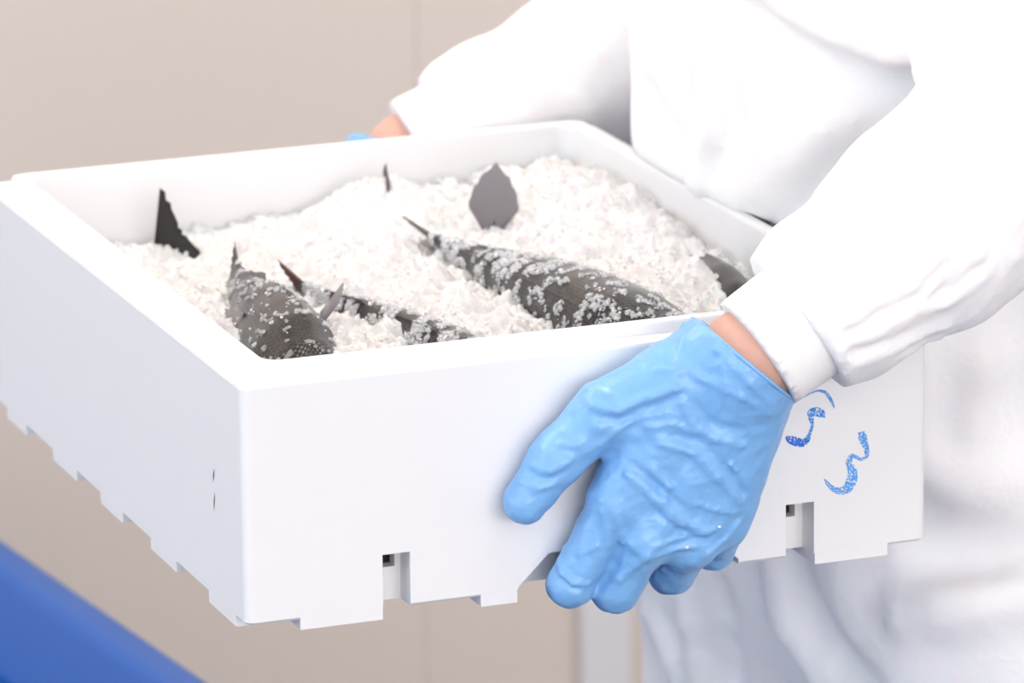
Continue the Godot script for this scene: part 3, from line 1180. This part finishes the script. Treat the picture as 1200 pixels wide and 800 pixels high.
func make_room() -> void:
	var x0 := -4.0
	var x1 := 3.5
	var z0 := -1.95
	var z1 := 5.0
	var hgt := 3.2
	var cx := (x0 + x1) / 2
	var cz := (z0 + z1) / 2
	struct("floor", boxm(Vector3(x1 - x0 + 0.4, 0.2, z1 - z0 + 0.4)), M.floor, Vector3(cx, -0.1, cz))
	struct("ceiling", boxm(Vector3(x1 - x0 + 0.4, 0.2, z1 - z0 + 0.4)), M.ceiling, Vector3(cx, hgt + 0.1, cz))
	var back := struct("wall_back", boxm(Vector3(x1 - x0, hgt, 0.16)), M.joint, Vector3(cx, hgt / 2, z0 - 0.12))
	# the wall is faced with tall insulated panels
	var seam := Z(488, 60, z0).x
	var x := seam - 1.15 * ceilf((seam - x0) / 1.15)
	while x < x1 - 0.01:
		var lo := maxf(x, x0)
		var up := minf(x + 1.15, x1)
		struct("wall_panel", boxm(Vector3(up - lo - 0.0007, hgt - 0.004, 0.04)), M.wall, Vector3((lo + up) / 2 - cx, 0, 0.1), back)
		x += 1.15
	struct("wall_left", boxm(Vector3(0.2, hgt, z1 - z0)), M.wall_side, Vector3(x0 - 0.1, hgt / 2, cz))
	struct("wall_right", boxm(Vector3(0.2, hgt, z1 - z0)), M.wall_side, Vector3(x1 + 0.1, hgt / 2, cz))
	struct("wall_front", boxm(Vector3(x1 - x0, hgt, 0.2)), M.wall_side, Vector3(cx, hgt / 2, z1 + 0.1))
	# white upright against the back wall
	var pb := Z(684, 760, z0 + 0.022)
	var pe := Z(739, 760, z0 + 0.022)
	var post := struct("trim_1", boxm(Vector3(pe.x - pb.x, hgt - 0.01, 0.02)), M.white_paint, Vector3((pb.x + pe.x) / 2, hgt / 2, z0 + 0.012))
	# frosted windows in the left wall and in the wall behind the camera
	window("window_1", Vector3(x0 + 0.03, 1.75, 0.9), PI / 2, Vector2(2.5, 1.2), LIGHT[3], Color(0.84, 0.92, 1.0))
	window("window_2", Vector3(0.2, 1.75, z1 - 0.03), PI, Vector2(4.5, 1.5), LIGHT[4], Color(1.0, 0.965, 0.95))

func window(called: String, at: Vector3, turn: float, size: Vector2, energy: float, color: Color) -> void:
	# its light leaves along its own +z turned by «turn»
	var win := struct(called, boxm(Vector3(size.x + 0.1, size.y + 0.1, 0.06)), M.white_paint, at)
	win.rotation.y = turn
	struct("pane", boxm(Vector3(size.x, size.y, 0.02)), M.pane, Vector3(0, 0, 0.035), win)
	var l := AreaLight3D.new()
	l.name = "daylight"
	l.area_size = size
	l.area_range = 20.0
	l.area_attenuation = 2.0
	l.light_energy = energy
	l.light_color = color
	l.shadow_enabled = true
	l.rotation.y = PI
	l.position = Vector3(0, 0, 0.06)
	win.add_child(l)

func make_tub() -> void:
	var y := -0.3
	var o := thing("blue_tub", "deep blue plastic tub low behind the foam box", "tub", b(-0.3, -UP, -0.95))
	var pts := PackedVector3Array()
	var prof := [[0.0, -0.61], [0.0, -0.06], [0.028, -0.055], [0.034, -0.045], [0.034, -0.01], [0.028, 0.0], [0.006, 0.0], [-0.002, -0.006], [-0.03, -0.05], [-0.034, -0.06], [-0.05, -0.58]]
	var hx := 0.47
	var hz := 0.6
	for q: Array in prof:
		for k in 4:
			for i in 9:
				var an := -k * PI / 2 - i / 8.0 * PI / 2 + PI / 2
				var r: float = 0.08 + q[0]
				var cxs: float = [1, 1, -1, -1][k]
				var czs: float = [1, -1, -1, 1][k]
				pts.append(b(-0.3 + cxs * (hx - 0.08) + cos(an) * r, y + q[1], -0.95 + czs * (hz - 0.08) + sin(an) * r))
	o.rotation.y = deg_to_rad(6.0)
	part("shell", grid_mesh(pts, prof.size(), 36, false, true), M.blue, o)
	part("bottom", boxm(Vector3(hx * 2 - 0.1, 0.05, hz * 2 - 0.1)), M.blue, o).position = Vector3(0, 0.05, 0)
	for s in [[-1, -1], [1, -1], [-1, 1], [1, 1]]:
		part("foot", boxm(Vector3(0.12, 0.05, 0.12)), M.blue, o).position = Vector3(s[0] * 0.36, 0.025, s[1] * 0.48)

# ----------------------------------------------------------------
const LIGHT := [0.9, 0.4, 2.8, 4.6, 14.0]   # ceiling near the camera, middle, by the back wall, left window, window behind the camera

func _ready() -> void:
	# camera
	var cam := Camera3D.new()
	cam.name = "camera"
	cam.transform = Transform3D(Basis(RIGHT.normalized(), TOP.normalized(), BACK.normalized()), CAM + Vector3(0, UP, 0))
	var at := CameraAttributesPhysical.new()
	at.frustum_focal_length = 12.0 / tan(deg_to_rad(6.8784 / 2.0))
	at.frustum_focus_distance = 3.08
	at.exposure_aperture = 11.0
	at.frustum_near = 0.05
	at.frustum_far = 100.0
	cam.attributes = at
	cam.fov = 6.8784
	add_child(cam)
	# sky beyond the room, exposure
	var we := WorldEnvironment.new()
	we.name = "environment"
	var e := Environment.new()
	e.background_mode = Environment.BG_SKY
	e.sky = Sky.new()
	e.sky.sky_material = ProceduralSkyMaterial.new()
	e.tonemap_mode = Environment.TONE_MAPPER_LINEAR
	e.tonemap_exposure = 1.0
	e.sdfgi_enabled = true
	e.ssao_enabled = true
	e.ssil_enabled = true
	we.environment = e
	add_child(we)
	rng.seed = 20
	make_materials()
	var warm := Color(1.0, 0.965, 0.925)
	for q in [[-1.7, 3.4, LIGHT[0]], [0.7, 3.4, LIGHT[0]], [-1.7, 1.0, LIGHT[1]], [0.7, 1.0, LIGHT[1]], [-1.7, -0.9, LIGHT[2]], [0.7, -0.9, LIGHT[2]]]:
		room_light(Vector3(q[0], 3.17, q[1]), Vector2(1.2, 0.6), q[2], warm, ("over the blue tub side, " if q[0] < 0 else "over the worker side, ") + ("nearest the front window" if q[1] > 3 else "middle pair" if q[1] > 0 else "beside the back wall"))
	make_room()
	make_tub()
	foam_box()
	# fish
	var fishes := []
	var add := func(f: Node3D, frost: float) -> void:
		f.set_meta("frost", frost)
		fishes.append(f)
	# the large one across the middle, tail up left, head under the near rim
	add.call(make_fish("large dark scaly fish lying diagonally across the middle of the ice", lie(Y(512, 285, 0.103), Y(846, 462, 0.090), 0.85), 0.325, 0.041, 0.033, 0.0, 0.022, {"spread": 0.8, "dorsal": 0.05}), 2.0)
	add.call(make_fish("brownish scaly fish in the near left corner, tail tip raised", lie(Y(275, 330, 0.104), Y(372, 468, 0.088), -0.2), 0.22, 0.033, 0.027, 0.0, 0.016, {"pectoral_up": 0.5, "dorsal": 0.1, "skin": M.fish_brown}), 0.25)
	add.call(make_fish("half buried glinting fish with a reddish tail between the corner fish and the large one", lie(Y(375, 350, 0.100), Y(620, 470, 0.085), 0.5), 0.25, 0.024, 0.02, 0.0, 0.02, {"tail": M.fin_red, "dorsal": 0.15}), 2.6)
	make_buried(add)
	mounds = [
		[0.07, -0.42, 0.08, 0.10, -0.010],
		[0.345, -0.40, 0.06, 0.12, 0.024],
		[0.36, -0.25, 0.04, 0.10, 0.010],
		[0.235, -0.435, 0.032, 0.035, 0.028],
		[0.20, -0.19, 0.05, 0.05, 0.006],
		[0.31, -0.19, 0.03, 0.05, 0.012],
	]
	for q in [[505, 308, 0.009, 0.013], [545, 345, 0.012, 0.012], [585, 372, 0.012, 0.013], [610, 402, 0.01, 0.01], [652, 303, 0.007, 0.012], [735, 345, 0.012, 0.012], [425, 400, 0.011, 0.011], [372, 385, 0.01, 0.012], [455, 372, 0.007, 0.008], [300, 335, 0.008, 0.01], [420, 330, 0.014, 0.010], [245, 365, 0.009, 0.010], [820, 330, 0.014, 0.012]]:
		var m := Y(q[0], q[1], 0.113)
		mounds.append([m.x, m.z, q[2], q[2] * 1.2, q[3]])
	make_ice(fishes)
	make_person()

func make_buried(add: Callable) -> void:
	# fish under the ice of which a tail or a back shows; d is the way the tail points
	var up_tail := func(label: String, root: Vector3, head_way: Vector3, L: float, lift: float, lobe: float, o: Dictionary) -> void:
		var x := (head_way.normalized() - Vector3(0, 0.05, 0)).normalized()
		var z := x.cross(Vector3.UP).normalized()
		var y := z.cross(x)
		add.call(make_fish(label, Transform3D(Basis(x, y, z), root + x * L * 0.49 - y * lift), L, L * 0.1, L * 0.08, lift, lobe, o), 0.0)
	up_tail.call("fish by the left wall with its black tail fin standing out of the ice", Y(186, 290, 0.094), Vector3(0.6, 0, 1.0), 0.16, 0.043, 0.036, {"tail": M.fin_black, "fork": 0.36, "spread": 0.7, "tail_turn": 1.75})
	up_tail.call("fish near the far wall with one grey pointed tail standing up", Y(578, 268, 0.106), Vector3(-1, 0, -0.45), 0.16, 0.05, 0.043, {"tail": M.fin_pale, "fork": -0.6, "spread": 0.6, "tail_turn": 0.75})
	up_tail.call("fish behind the ice mound with the thin dark edge of its tail showing", Y(454, 254, 0.106), Vector3(-0.25, 0, 1), 0.15, 0.05, 0.034, {"fork": -0.3, "spread": 0.5, "tail_turn": 0.5})
	add.call(make_fish("dark backed fish by the right wall beside the sleeve", lie(Y(748, 285, 0.084), Y(900, 390, 0.104), 0.0), 0.24, 0.023, 0.017, 0.0, 0.012, {"dorsal": 0.05}), 0.0)
